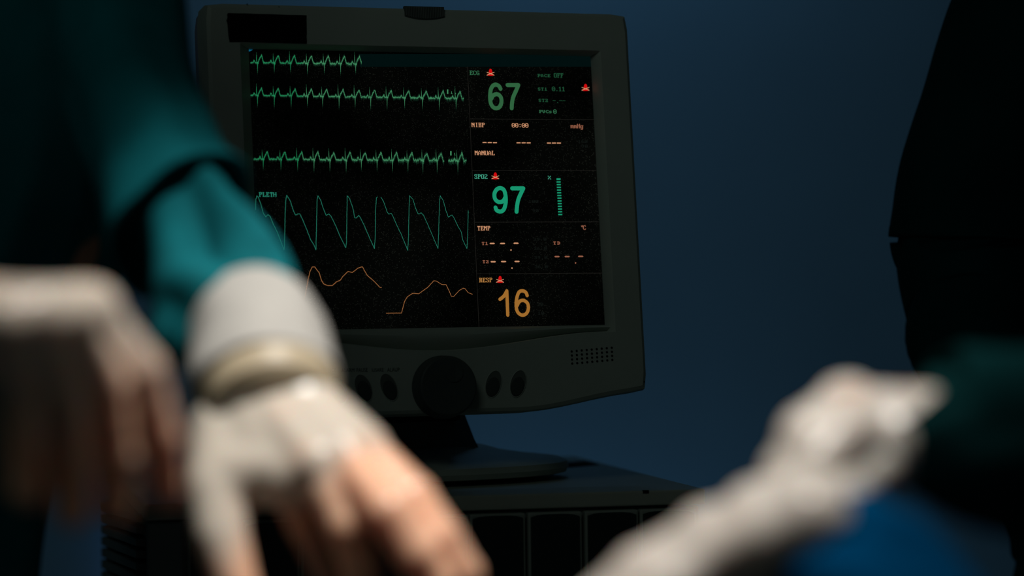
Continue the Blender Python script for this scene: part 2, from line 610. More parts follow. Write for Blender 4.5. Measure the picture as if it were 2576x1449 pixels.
# numbers
def digits(strokes, ox, oy, s, w, m, label):
    polys = []
    for st in strokes:
        polys += ribbon(zz(catmull(st, 5), ox, oy, s), w * PXM, 12)
    flat('digits', polys, E_[m], label)
six = [(690, 512), (665, 465), (610, 437), (560, 455), (525, 510), (510, 590), (508, 680), (522, 770), (560, 830), (618, 852), (678, 822), (706, 745), (700, 670), (665, 620), (615, 605), (560, 630), (525, 690)]
seven_a = [(812, 445), (1003, 445)]
seven_b = [(1003, 445), (960, 550), (915, 650), (893, 750), (886, 852)]
digits([six, seven_a, seven_b], 1160, 150, 6.962, 9.9, 'hr', 'green 67')
digits([[(602, 1198), (625, 1248), (690, 1268), (745, 1235), (775, 1150), (783, 1060), (773, 960), (745, 885), (685, 857), (625, 880), (585, 950), (590, 1035), (630, 1088), (685, 1102), (740, 1080), (778, 1010)],
        [(893, 862), (1090, 862)], [(1090, 862), (1045, 955), (1005, 1050), (983, 1150), (971, 1272)]], 1160, 350, 6.962, 9.9, 'spo2', 'teal 97')
digits([[(472, 980), (520, 940), (555, 880)], [(555, 878), (560, 1000), (567, 1172)],
        [(803, 934), (785, 895), (745, 877), (705, 892), (680, 950), (669, 1030), (677, 1110), (705, 1155), (750, 1173), (795, 1150), (817, 1095), (810, 1035), (780, 1003), (745, 993), (705, 1010), (682, 1055)]],
       1160, 550, 4.83, 8.3, 'rr', 'amber 16')

# lettering
words(dots('ECG', 1181, 177.5), 'green', 'ECG')
words(dots('PACE', 1352, 186, F8) + dots('OFF', 1393, 184), 'green_dim', 'PACE OFF')
words(dots('ST1', 1353, 220, F8) + dots('0.11', 1388, 218), 'green_dim', 'ST1 0.11')
words(dots('ST2', 1355, 248.5, F8) + dots('-.--', 1390, 248), 'green_dim', 'ST2')
words(dots('PVCs', 1356, 276.5, F8) + dots('0', 1391.5, 275), 'green', 'PVCs 0')
words(dots('NIBP', 1186, 308.5), 'peach', 'NIBP')
words(dots('00:00', 1287, 309.5), 'peach', '00:00')
words(dots('mmHg', 1435, 311.5), 'peach_dim', 'mmHg')
words(dots('MANUAL', 1194, 379, pitch=8, sx=1.0), 'peach', 'MANUAL')
words(dots('SPO2', 1193, 438.5), 'teal', 'SPO2')
words(dots('%', 1378, 440), 'teal', '%')
words(dots('TEMP', 1200, 568.5), 'peach', 'TEMP')
words(dots('oC', 1461, 567, pitch=5), 'peach_dim', 'degrees C')
words(dots('T1', 1212, 608.5, F8), 'peach_dim', 'T1')
words(dots('T2', 1214, 654.5, F8), 'peach_dim', 'T2')
words(dots('TD', 1392, 607.5, F8, pitch=9), 'peach_dim', 'TD')
words(dots('RESP', 1205, 699), 'amber', 'RESP')
words(dots('PLETH', 651, 483.5), 'pleth', 'PLETH')
words(dots('RESP', 656, 643), 'amber', 'RESP')
for t, u, v in (('100', 1330, 503), ('90', 1339, 526), ('39.0', 1342, 598), ('36.0', 1343, 621), ('39.0', 1344, 644), ('36.0', 1345, 667),
                ('30', 1351, 762), ('10', 1353, 784), ('160', 1454, 352), ('90', 1463, 364)):
    words(dots(t, u, v, F8), 'ghost', 'faint alarm limit ' + t)
# dashes of the empty readings
for g in (((1214, 358.6), (1227, 358.8), (1240, 359)), ((1299.5, 359.3), (1312.3, 359.4), (1325, 359.5)), ((1376, 360), (1388.5, 360), (1401, 360))):
    flat('screen_text', [px_rect(u, v - 1.4, u + 10, v + 1.2) for u, v in g], E_['peach'], 'three dashes')
def dash(u, v):
    return [on(u, v, EY), on(u + 2, v - 1.8, EY), on(u + 11.5, v - 1.8, EY), on(u + 13.5, v, EY), on(u + 11.5, v + 1.8, EY), on(u + 2, v + 1.8, EY)]
def dia(u, v):
    return [on(u, v - 2.4, EY), on(u + 2.2, v, EY), on(u, v + 2.4, EY), on(u - 2.2, v, EY)]
flat('screen_text', [dash(1231.5, 612.5), dash(1257.5, 612.5), dash(1291.5, 612), dia(1285.5, 629)], E_['peach'], 'three dashes and a point')
flat('screen_text', [dash(1234, 658.5), dash(1260, 658), dash(1294, 657.7), dia(1288, 674.5)], E_['peach'], 'three dashes and a point')
flat('screen_text', [dash(1394.5, 645.5), dash(1420, 645.5), dash(1454, 645), dia(1448, 661.5)], E_['peach_dim'], 'three dashes and a point')
# saturation bar
flat('bar_graph', [px_rect(1400 + i * .335, 448.6 + i * 6.83 + (0.6 if i else 0), 1410 + i * .335, 453 + i * 6.83 - (0 if i == 0 else .6)) for i in range(14)], E_['spo2'], 'column of teal bars')
# silenced-alarm bells
def bell(u, v):
    o_ = flat('alarm_icon', [[on(u + a, v + b, EY) for a, b in
              ((-4.2, 2), (-4.2, -4), (-2.6, -8), (0, -9.6), (2.6, -8), (4.2, -4), (4.2, 2), (9, 5), (8.5, 7), (4, 8), (-4, 8), (-8.5, 7), (-9, 5))]], E_['red'], 'red silenced-alarm bell')
    flat('alarm_icon_cross', [q for seg in (((-9.5, -1), (9.5, 7)), ((-9.5, 7), (9.5, -1))) for q in
         ribbon([on(u + a, v + b, EY - .0001) for a, b in seg], .0005, 0)], E_['cross'], y=EY - .0001)
for u, v in ((1234, 182.5), (1473, 220.5), (1246, 443), (1258, 703.5)):
    bell(u, v)

# ecg traces: one thin bar for each dot column
def ecg(name, ua, ub, base, beats, up, down, tp, label, gap=None, fuzz=1.0, grow=1.0):
    rnd = random.Random(name + label)
    core, soft, faint, left = [], [], [], []
    prev = None
    u = ua
    while u < ub:
        b = base(u)
        y = 0.0
        for x in beats:
            d = u - x
            if -9 < d < -4:
                y -= 5.5 * math.sin((d + 9) / 5 * math.pi)
            if 3 <= d < 12:
                y -= tp * ((d - 3) / 9) ** .8 - (0 if d > 4 else 3)
            elif 12 <= d < 17:
                y -= tp * (1 - (d - 12) / 5)
        k = (u - ua) / (ub - ua)
        f = fuzz * (.75 + .9 * k * grow)
        yy = y + rnd.uniform(-1.2, 1.2) * f
        if gap and gap[0] < u < gap[1]:
            prev = None
            u += 1.08
            continue
        lo, hi = (yy, yy) if prev is None else (min(prev, yy), max(prev, yy))
        (left if u < 760 else core).append(px_rect(u, b + lo - .8, u + 1.08, b + hi + .8))
        soft.append(px_rect(u, b + lo - .8 - rnd.uniform(.6, 1.8) * f, u + 1.08, b + hi + .8 + rnd.uniform(.6, 2.6) * f))
        faint.append(px_rect(u, b + lo - 1.5 - rnd.uniform(.5, 3) * f, u + 1.08, b + hi + 1.5 + rnd.uniform(1, 5) * f))
        prev = yy
        u += 1.08
    for x in beats:
        b = base(x)
        a_, d_ = up * rnd.uniform(.82, 1.12), down * rnd.uniform(.88, 1.08)
        tgt = left if x < 760 else core
        soft.append([on(x - .3, b - a_, EY), on(x + .4, b - a_, EY), on(x + 1.1, b - a_ * .4, EY), on(x - .5, b - a_ * .4, EY)])
        tgt.append([on(x - .1, b - a_ * .75, EY), on(x + .3, b - a_ * .75, EY), on(x + .9, b - a_ * .35, EY), on(x + 2.0, b, EY), on(x + .6, b, EY), on(x - .3, b - a_ * .35, EY)])
        tgt.append([on(x + 2.0, b - 1, EY), on(x + 3.9, b - 1, EY), on(x + 3.5, b + d_ * .35, EY), on(x + 3.1, b + d_ * .8, EY), on(x + 2.7, b + d_ * .8, EY), on(x + 2.3, b + d_ * .35, EY)])
        soft.append(px_rect(x + 2.4, b + d_ * .4, x + 3.5, b + d_))
        faint.append(px_rect(x + 2.5, b + d_, x + 3.4, b + d_ + 5))
    o_ = flat(name, core, E_['trace'], label)
    if left:
        flat('waveform_start', left, E_['trace_l'])
    flat('waveform_glow', soft, E_['trace_soft'], y=EY + .0001)
    flat('waveform_glow', faint, E_['trace_faint'], y=EY + .00015)
z1 = lambda L: [480 + x / 3.958 for x in L]
ecg('waveform', 630, 909, lambda u: 157.5 + (u - 630) * .0125, z1([653, 820, 982, 1150, 1318, 1480, 1630]), 29, 24, 19, 'top green heart trace, cut short')
ecg('waveform', 630, 1166, lambda u: 239.5 + (u - 630) * .0165, z1([653, 820, 988, 1150, 1302, 1465, 1625, 1780, 1943, 2118, 2295, 2462, 2630]), 28, 27, 18, 'second green heart trace')
ecg('waveform', 638, 1173, lambda u: 400 + (u - 638) * .009, [600 + x / 4.262 for x in (253, 443, 622, 797, 968, 1142, 1305, 1473, 1640, 1805, 1965, 2117, 2340)], 28, 27, 19, 'third green heart trace', gap=(1117.5, 1126.5), fuzz=1.2, grow=1.3)
flat('screen_text', [px_rect(1124.5, 225, 1127.8, 236)] + dots('1', 1134, 230, F8, sx=.6, sz=.8) + [px_rect(1145, 234, 1147, 236)], E_['trace'], 'small gain mark')
flat('screen_text', [px_rect(1132.5, 380, 1136, 391)] + dots('1', 1142, 384.5, F8, sx=.6, sz=.8) + dots('1', 1161, 384, F8, sx=.6, sz=.8), E_['trace'], 'small gain mark')

P1 = [(185, 800), (187, 690), (197, 650), (215, 672), (240, 740), (268, 840), (293, 875), (318, 852), (338, 870), (370, 945), (420, 1045), (445, 1110), (490, 1228), (494, 1200), (500, 850), (508, 680), (518, 645), (555, 705), (590, 815), (612, 857), (635, 845), (657, 845), (690, 910), (735, 1020), (775, 1125), (805, 1170), (830, 1228), (836, 1000), (843, 690), (852, 650), (880, 695), (910, 790), (940, 860), (968, 845), (990, 865), (1040, 965), (1090, 1085), (1150, 1207), (1158, 1150), (1163, 800), (1166, 650), (1190, 680), (1225, 775), (1245, 885), (1263, 890), (1290, 858), (1310, 890), (1350, 975), (1400, 1090), (1457, 1215), (1465, 1100), (1470, 800), (1478, 675), (1490, 662)]
P2 = [(1527, 665), (1555, 710), (1590, 815), (1612, 848), (1638, 838), (1655, 865), (1690, 950), (1750, 1075), (1815, 1235), (1822, 1100), (1828, 800), (1835, 650), (1870, 690), (1900, 785), (1925, 845), (1940, 845), (1958, 832), (1985, 860), (2030, 960), (2080, 1075), (2138, 1215), (2146, 1050), (2153, 750), (2162, 650), (2195, 700), (2225, 810), (2250, 880), (2288, 855), (2310, 885), (2350, 970), (2390, 1040), (2405, 1125), (2450, 1215), (2458, 1050), (2463, 810)]
def jit(pts, s, a):
    out = []
    for p, q in zip(pts, pts[1:]):
        nn = max(1, int(math.hypot(q[0] - p[0], q[1] - p[1]) / 14))
        for k in range(nn):
            t = k / nn
            out.append((p[0] + (q[0] - p[0]) * t + random.uniform(-a, a), p[1] + (q[1] - p[1]) * t + random.uniform(-a, a)))
    out.append(pts[-1])
    return out
for p, t in ((P1, 'teal pulse trace, left run'), (P2, 'teal pulse trace, right run')):
    flat('waveform', ribbon(zz(jit(p, 4, 1.2), 600, 340, 4.262), .00037, 6), E_['pleth'], t)
Q1 = [(520, 672), (560, 675), (600, 672), (645, 688), (680, 655), (700, 590), (720, 470), (745, 350), (770, 298), (797, 298), (845, 360), (865, 430), (890, 475), (930, 492), (980, 492), (1025, 452), (1065, 435), (1090, 397), (1145, 345), (1190, 355), (1245, 312), (1295, 295), (1345, 385), (1410, 440), (1480, 512), (1495, 512)]
Q2 = [(1545, 780), (1705, 778), (1735, 660), (1765, 608), (1820, 573), (1885, 578), (1980, 508), (2040, 443), (2065, 443), (2125, 480), (2170, 482), (2200, 545), (2225, 602), (2250, 605), (2310, 540), (2350, 520), (2370, 525), (2400, 565), (2445, 583)]
for p, t in ((Q1, 'amber breathing trace, left run'), (Q2, 'amber breathing trace, right run')):
    flat('waveform', ribbon(zz(jit(p, 4, 1.0), 600, 600, 4.155), .00037, 6), E_['resp'], t)

# controls on the lower bezel
def ellipse_ring(cx, cz, a, b, rot, y, n=32):
    c, s = math.cos(rot), math.sin(rot)
    return [Vector((cx + a * math.cos(t) * c - b * math.sin(t) * s, y, cz + a * math.cos(t) * s + b * math.sin(t) * c))
            for t in [2 * math.pi * k / n for k in range(n)]]
def lathe_y(profile, cx, cz, n=48, a=1.0, b=1.0, rot=0.0):
    bm_ = bmesh.new()
    loft(bm_, [ellipse_ring(cx, cz, r * a, r * b, rot, y, n) for r, y in profile])
    return bm_
kr = 73 * PXM
knob = head_part('rotary_knob', lathe_y([(kr * .96, FY + .004), (kr * 1.03, FY - .0003), (kr * 1.03, FY - .002), (kr, FY - .003), (kr * .985, FY - .014), (kr * .95, FY - .0165), (kr * .9, FY - .0175), (kr * .5, FY - .0172)], xk, zk), M['knob'])
xd, zd = on(1142, 938, FY - .0175)
dim = link('finger_dimple', lathe_y([(kr * .30, FY - .0171), (kr * .30, FY - .0181), (kr * .27, FY - .0182), (kr * .18, FY - .0176), (kr * .05, FY - .0174)], xd, zd, 28), M['knob'], knob)
for (u, v, s) in ((850, 980, 1), (914, 976, 1), (978, 974, 1), (1241, 966, -1), (1303, 965, -1)):
    x, z = on(u, v, FY)
    bt = head_part('button', lathe_y([(1.0, FY + .003), (1.0, FY - .00025), (.6, FY - .0002)], x, z, 32, 18.5 * PXM, 32.5 * PXM, s * math.radians(20)), M['recess'])
    bt['label'] = 'slanted oval recess'
    bm = bmesh.new()
    loft(bm, [ellipse_ring(x, z, r_ * 19.3 * PXM, r_ * 33.3 * PXM, s * math.radians(20), y_, 32) for r_, y_ in ((1.05, FY + .0002), (1.03, FY - .0006), (.98, FY - .0007), (.95, FY + .0002))], False, False)
    link('button_rim', bm, M['plastic'], bt)
    link('button_cap', lathe_y([(1.0, FY + .002), (1.0, FY - .0008), (.94, FY - .0014), (.6, FY - .0016)], x + s * .0008, z - .0024, 28, 15.3 * PXM, 23.5 * PXM, s * math.radians(20)), M['button'], bt)
# loudspeaker holes
bm = bmesh.new()
for r in range(4):
    for c in range(9):
        x, z = on(1438 + c * 12.6 + r * .45, 884 - c * 1.15 + r * 10.2, FY)
        loft(bm, [ellipse_ring(x, z, .0010, .0010, 0, FY + .002, 10), ellipse_ring(x, z, .0010, .0010, 0, FY - .0002, 10)])
tag(head_part('speaker_holes', bm, M['hole'], smooth=False), 'grid of small round dark holes', kind='stuff')
# small dents and marks
bm = bmesh.new()
for u, v, r in ((1621, 960, .0006), (622, 10, .0004), (702, 17, .0003)):
    x, z = on(u, v, FY)
    loft(bm, [ellipse_ring(x, z, r, r, 0, FY + .001, 8), ellipse_ring(x, z, r, r, 0, FY - .00015, 8)])
tag(head_part('scuff_marks', bm, M['hole'], smooth=False), kind='stuff')
# ribbed catch in the top edge
xa, za = on(1017, 22, FY)
xb, _ = on(1117, 26, FY)
_, zlow = on(1065, 50, FY)
_, zsid = on(1018, 41, FY)
bm = bmesh.new()
nn = 26
low = []
for i in range(nn + 1):
    t = -1 + 2 * i / nn
    low.append((xa + (xb - xa) * i / nn, zlow + (zsid - zlow) * t * t))
ztop_l = zt + .0006
loft(bm, [[(x, FY + .003, z) for x, z in low] + [(xb, FY + .003, ztop_l), (xa, FY + .003, ztop_l)],
          [(x, FY - .0006, z) for x, z in low] + [(xb, FY - .0006, ztop_l), (xa, FY - .0006, ztop_l)]])
catch = head_part('top_catch', bm, M['knob'], smooth=False)
bm = bmesh.new()
for i in range(23):
    x = xa + (xb - xa) * (i + .7) / 23.4
    t = -1 + 2 * (i + .7) / 23.4
    zz0 = zlow + (zsid - zlow) * t * t + .0009
    box(bm, (x, FY - .0016, zz0), (x + .0006, FY - .0005, ztop_l - .0006))
tag(link('catch_ribs', bm, M['stand'], catch, smooth=False), kind='stuff')
# printed captions
def caption(text, u, v, size, m=M['print']):
    cu = bpy.data.curves.new('caption', 'FONT')
    cu.body = text
    cu.size = size
    o_ = bpy.data.objects.new('tmp', cu)
    C.objects.link(o_)
    dg = bpy.context.evaluated_depsgraph_get()
    me = bpy.data.meshes.new_from_object(o_.evaluated_get(dg))
    bpy.data.objects.remove(o_, do_unlink=True)
    x, z = on(u, v, FY)
    for vtx in me.vertices:
        vtx.co = Vector((x + vtx.co.x * .78, FY - .0003, z + vtx.co.y))
    h_ = head_part('caption', me, m, smooth=False)
    h_['label'] = text
    return h_
caption('NCE', 826, 936, .0046)
caption('ALARM', 859, 936.5, .0045)
caption('PAUSE', 896, 936, .0045)
caption('\\USARE', 934, 935.5, .0042)
caption('ALAUP', 974, 935, .0045)

# stand: neck with braces and oval base
RB = (monitor.matrix_basis).to_3x3()
bm = bmesh.new()
def oval(a, b, z, cy=0.0, n=64, p=2.3):
    out = []
    for k in range(n):
        t = 2 * math.pi * k / n
        c, s = math.cos(t), math.sin(t)
        out.append(Vector((a * math.copysign(abs(c) ** (2 / p), c), cy + b * math.copysign(abs(s) ** (2 / p), s), z)))
    return out
loft(bm, [oval(.150, .100, .0035), oval(.155, .105, .0045), oval(.157, .107, .009), oval(.156, .106, .014), oval(.151, .101, .0165),
          oval(.125, .082, .0195), oval(.10, .062, .0235, .004), oval(.085, .05, .028, .008), oval(.05, .03, .029, .01)])
link('stand_base', bm, M['plastic'], monitor)
bm = bmesh.new()
loft(bm, [oval(.128, .085, 0), oval(.128, .085, .004)])
link('base_pad', bm, M['hole'], monitor)
bm = bmesh.new()
def rect(a0, a1, b0, b1, z):
    return [Vector((a0, b0, z)), Vector((a1, b0, z)), Vector((a1, b1, z)), Vector((a0, b1, z))]
loft(bm, [rect(-.072, .072, -.035, .052, .022), rect(-.068, .068, -.032, .05, .03), rect(-.056, .056, -.03, .035, .062), rect(-.052, .052, -.03, .02, .085)])
bmesh.ops.bevel(bm, geom=list(bm.edges), offset=.004, segments=2, affect='EDGES')
neck = link('stand_neck', bm, M['stand'], monitor)
for s in (-1, 1):
    bm = bmesh.new()
    capsule(bm, (s * .046, -.036, .050), .0035, (s * .036, -.055, .078), .0035, 10, 3)
    link('brace', bm, M['stand'], neck)
bm = bmesh.new()
box(bm, (-.045, -.055, .052), (.045, .03, .088), .004)
link('tilt_block', bm, M['hole'], monitor)

# black tape stuck on the frame
xa, za = on(573, 33, FY); xb, zb_ = on(770, 39, FY); xc, zc_ = on(771, 110, FY); xd_, zd_ = on(577, 105, FY)
poly = []
def edge(p, q, n_, a):
    for k in range(n_):
        t = k / n_
        poly.append((p[0] + (q[0] - p[0]) * t + random.uniform(-a, a), p[1] + (q[1] - p[1]) * t + random.uniform(-a, a)))
edge((xa, za), (xb, zb_), 14, .00012)
edge((xb, zb_), (xc, zc_), 8, .0003)
edge((xc, zc_), (xd_, zd_), 14, .00012)
edge((xd_, zd_), (xa - .0004, (za + zd_) / 2 + .006), 5, .0005)
edge((xa - .0012, (za + zd_) / 2 + .006), (xa, za), 4, .0004)
bm = bmesh.new()
loft(bm, [[(x, FY - .0001, z) for x, z in poly], [(x, FY - .0006, z) for x, z in poly]])
tape = link('black_tape', bm, M['tape'], smooth=False)
tape.matrix_world = HEAD
tag(tape, 'strip of matte black tape stuck on the upper left of the monitor frame', 'tape')

# ------------------------------------------------------------------ equipment rack under the monitor
BY = math.radians(12)
FL = Vector((-.2905, 2.121, 0))
BW, BD, BHT = .457, .46, .34
ZB = BOX_TOP - BHT
rack = empty('module_rack', (FL.x, FL.y, ZB), BY)
tag(rack, 'grey equipment rack with black plug-in modules under the monitor', 'medical rack')
RK = Matrix.Translation((FL.x, FL.y, ZB)) @ Matrix.Rotation(BY, 4, 'Z')
RK_I = RK.inverted()
def on_rack(u, v, axis, val):
    o = RK_I @ CAM
    d = RK_I.to_3x3() @ (at(u, v, 2.0) - CAM)
    t = (val - o[axis]) / d[axis]
    return o + d * t
H = BHT
SLAB = .0125
bm = box(bmesh.new(), (0, 0, H - SLAB), (BW, BD, H), .0018, 3)
cover = link('top_cover', bm, M['machine'], rack, smooth=False)
bm = box(bmesh.new(), (.004, .006, 0), (BW - .004, BD - .004, H - SLAB - .0012), .002)
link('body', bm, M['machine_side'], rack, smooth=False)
# chip in the front edge and vents in the cover
p = on_rack(1626, 1234, 1, 0.0)
bm = box(bmesh.new(), (p.x - .003, -.0004, H - .0022), (p.x + .002, .003, H + .0003))
link('edge_chip', bm, M['hole'], cover, smooth=False)
for i in range(7):
    q = on_rack(1420 + i * 11, 1172 - i * 1.0, 2, H)
    bm = box(bmesh.new(), (q.x - .0022, q.y - .025, H - .001), (q.x + .0022, q.y + .03, H + .0008))
    link('vent_slot', bm, M['hole'], cover, smooth=False)
# left corner column of the front
p = on_rack(466, 1400, 1, 0.0)
bm = box(bmesh.new(), (.002, .001, 0), (p.x - .002, .012, H - SLAB - .002), .0015)
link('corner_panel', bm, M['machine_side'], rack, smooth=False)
# plug-in modules
edges = [(478, 604), (620, 746), (762, 888), (904, 1030), (1046, 1172), (1188, 1314), (1334, 1456), (1477, 1598), (1616, 1744)]
for ua, ub in edges:
    a = on_rack(ua - 7, 1400, 1, 0.0).x
    b = on_rack(ub + 6.5, 1400, 1, 0.0).x
    zt_ = H - SLAB - .0025
    bm = box(bmesh.new(), (a, -.0035, .006), (b, .02, zt_), .0016, 2)
    mod = link('module', bm, M['module_frame'], rack, smooth=False)
    a2, b2 = a + .0022, b - .0022
    out = []
    ztp = zt_ - .0015
    for k in range(9):
        t = k / 8
        out.append((a2 + (b2 - a2) * t, ztp - .0022 * abs(2 * t - 1) ** 4))
    bm = bmesh.new()
    loft(bm, [[(x, -.003, z) for x, z in out] + [(b2, -.003, .009), (a2, -.003, .009)],
              [(x, -.0046, z) for x, z in out] + [(b2, -.0046, .009), (a2, -.0046, .009)]])
    link('module_panel', bm, M['module'], mod, smooth=False)
# cooling louvres on the left side
for i in range(10):
    v0 = 1262 + i * 29
    pa = on_rack(268, v0, 0, -.002)
    pb = on_rack(350, v0 + 34 + i * 1.6, 0, -.002)
    t_ = .0028
    bm = bmesh.new()
    loft(bm, [[(-.007, pa.y, pa.z), (-.007, pa.y, pa.z - .008), (.006, pa.y, pa.z - .010), (.006, pa.y, pa.z + .002)],
              [(-.0045, pb.y, pb.z), (-.0045, pb.y, pb.z - .005), (.006, pb.y, pb.z - .006), (.006, pb.y, pb.z + .001)]])
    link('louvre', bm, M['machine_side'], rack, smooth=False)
bm = box(bmesh.new(), (.0035, .02, .01), (.0045, BD - .02, H - .03))
link('side_grille', bm, M['hole'], rack, smooth=False)

# trolley that carries the rack
tr = empty('equipment_trolley', (FL.x, FL.y, 0), BY)
tag(tr, 'grey steel trolley carrying the equipment rack', 'trolley')
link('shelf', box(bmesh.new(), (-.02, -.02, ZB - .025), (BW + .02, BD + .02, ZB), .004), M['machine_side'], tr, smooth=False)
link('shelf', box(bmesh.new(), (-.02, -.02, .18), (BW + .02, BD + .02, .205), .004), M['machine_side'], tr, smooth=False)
for x in (.01, BW - .01):
    for y in (.01, BD - .01):
        bm = bmesh.new()
        capsule(bm, (x, y, .10), .012, (x, y, ZB - .015), .012, 12, 3)
        leg = link('leg', bm, M['machine'], tr)
        bm = bmesh.new()
        loft(bm, [[(x + s_, y + .04 * math.cos(2 * math.pi * k / 20), .04 + .04 * math.sin(2 * math.pi * k / 20)) for k in range(20)] for s_ in (-.012, .012)])
        link('castor', bm, M['knob'], leg)

# ------------------------------------------------------------------ people
def hand_caps(wrist, fingers, thumb=None, wr=.019, palm=.0125):
    """wrist: (centre, half-width vector); fingers: list of joint lists [(point, r)...] from the knuckle on"""
    caps = []
    c, half = wrist
    n_ = len(fingers)
    caps.append((c - half * .75, wr, c + half * .75, wr))
    prev = None
    for i, f in enumerate(fingers):
        s = -1 + 2 * i / (n_ - 1)
        p0 = c + half * s * .8
        k, kr_ = f[0]
        caps.append((p0, wr * .9, k, kr_ * 1.22))
        caps.append((p0.lerp(k, .5), palm * 1.15, k, kr_ * 1.15))
        if prev is not None:
            caps.append((prev, palm, k, palm))
            caps.append((prev.lerp(c, .4), palm * 1.1, k.lerp(c, .4), palm * 1.1))
        for (a, ra), (b, rb) in zip(f, f[1:]):
            caps.append((a, ra, b, rb))
            caps.append((b, rb * 1.08, b, rb * 1.08))
        prev = k
    if thumb:
        for (a, ra), (b, rb) in zip(thumb, thumb[1:]):
            caps.append((a, ra, b, rb))
    return caps

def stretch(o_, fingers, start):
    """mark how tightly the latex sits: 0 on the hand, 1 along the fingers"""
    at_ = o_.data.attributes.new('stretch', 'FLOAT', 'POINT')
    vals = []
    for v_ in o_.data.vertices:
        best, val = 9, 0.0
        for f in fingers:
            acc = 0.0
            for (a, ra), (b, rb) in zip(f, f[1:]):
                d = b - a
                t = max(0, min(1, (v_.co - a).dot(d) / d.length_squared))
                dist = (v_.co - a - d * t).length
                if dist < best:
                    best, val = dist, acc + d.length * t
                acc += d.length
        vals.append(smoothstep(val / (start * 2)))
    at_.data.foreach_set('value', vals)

def J(*pts):
    return [(at(u, v, Y), r) for u, v, Y, r in pts]

def folds(seed, amp, f1=3, f2=9, swirl=2.0, along=6.0):
    o_ = Vector((seed * 3.1, seed * 1.7, seed * 5.3))
    def d(t, th, p):
        a = noise.noise(Vector((math.cos(th) * f1 * .5, math.sin(th) * f1 * .5, t * along)) + o_)
        b = math.sin(th * f1 + t * swirl * 6 + seed) * .5 + math.sin(th * f2 * .7 - t * swirl * 9 + a * 4) * .3
        return amp * (a * 1.2 + b * .7)
    return d

def body_caps(pelvis, chest, neck, head, sh, elbows, wrists, fwd, floor_x=.09):
    pelvis, chest, neck, head = map(Vector, (pelvis, chest, neck, head))
    side = Vector((fwd.y, -fwd.x, 0))
    caps = [(pelvis - side * .07, .11, pelvis + side * .07, .11), (pelvis, .12, chest, .125),
            (chest - side * .07, .105, chest + side * .07, .105), (chest, .10, neck, .052), (neck, .052, head, .058)]
    up = Vector((0, 0, 1))
    caps += [(head + up * .05 - fwd * .015, .088, head - up * .005 + fwd * .012, .075), (head - up * .045 + fwd * .04, .048, head + fwd * .03, .06),
             (head + up * .022 + fwd * .088, .009, head - up * .008 + fwd * .098, .013),
             (head - up * .045 + fwd * .082, .012, head - up * .05 + fwd * .078, .012)]
    for s in (-1, 1):
        caps.append((head + side * s * .076 + up * .02, .014, head + side * s * .074 - up * .012, .010))
        hip = pelvis + side * s * .085 - up * .06
        knee = hip + fwd * .02 + side * s * .01
        knee.z = .50
        ank = Vector((knee.x, knee.y, .085)) - fwd * .03
        caps += [(hip, .085, knee, .058), (knee, .056, ank, .042), (ank - up * .04 - fwd * .02, .036, ank + fwd * .15 - up * .05, .034)]
    for s_, e, w in zip(sh, elbows, wrists):
        caps += [(chest + (s_ - chest) * .4, .07, s_, .052), (s_, .048, e, .030), (e, .030, w, .022)]
    return caps

def person(name, label, caps):
    o_ = link(name, blob(caps, .009, 8), M['skin'])
    return tag(o_, label, 'person')

def torso_gown(path, side, n=72, seed=1.0, amp=.012, m=None, parent=None):
    """path: (x,y,z,half-width,half-depth) from neck to hem, closed robe with hanging folds"""
    P = catmull(path, 8)
    fw = Vector((-side.y, side.x, 0))
    rings = []
    for i, p in enumerate(P):
        t = i / (len(P) - 1)
        c = Vector(p[:3])
        ring = []
        for k in range(n):
            th = 2 * math.pi * k / n
            w = noise.noise(Vector((math.cos(th) * 2 + seed, math.sin(th) * 2, t * 2.2)))
            w2 = math.sin(th * 11 + w * 5 + t * 3) * .55 + math.sin(th * 19 + seed - t * 4) * .25
            a = amp * (.25 + 1.1 * t) * (w * 1.4 + w2)
            ring.append(c + side * math.cos(th) * (p[3] + a) + fw * math.sin(th) * (p[4] + a))
        rings.append(ring)
    bm_ = bmesh.new()
    loft(bm_, rings)
    return link('gown', bm_, m, parent)

def headwear(parent, head, fwd):
    up = Vector((0, 0, 1))
    bm_ = bmesh.new()
    rings = []
    for k in range(9):
        a = math.pi / 2 * k / 8
        r = .104 * math.cos(a) ** .8 if k < 8 else .002
        rings.append([Vector(head) + up * (.055 + .098 * math.sin(a)) - fwd * .015 + Vector((math.cos(2 * math.pi * j / 28), math.sin(2 * math.pi * j / 28), 0)) * r for j in range(28)])
    loft(bm_, rings)
    link('surgical_cap', bm_, M['cap'], parent)
    side = Vector((fwd.y, -fwd.x, 0))
    bm_ = bmesh.new()
    rings = []
    for k in range(7):
        s = k / 6
        z = .018 - .10 * s
        rad = .108 - .02 * abs(s - .4)
        rings.append([Vector(head) + up * z + fwd * (rad * math.cos(a) + .004) + side * (rad * .9 * math.sin(a)) for a in [(-1.1 + 2.2 * j / 14) for j in range(15)]])
    inner = [[q - fwd * .003 for q in r] for r in rings]
    loft(bm_, rings, False, False, False)
    loft(bm_, inner, False, False, False)
    link('face_mask', bm_, M['mask'], parent)

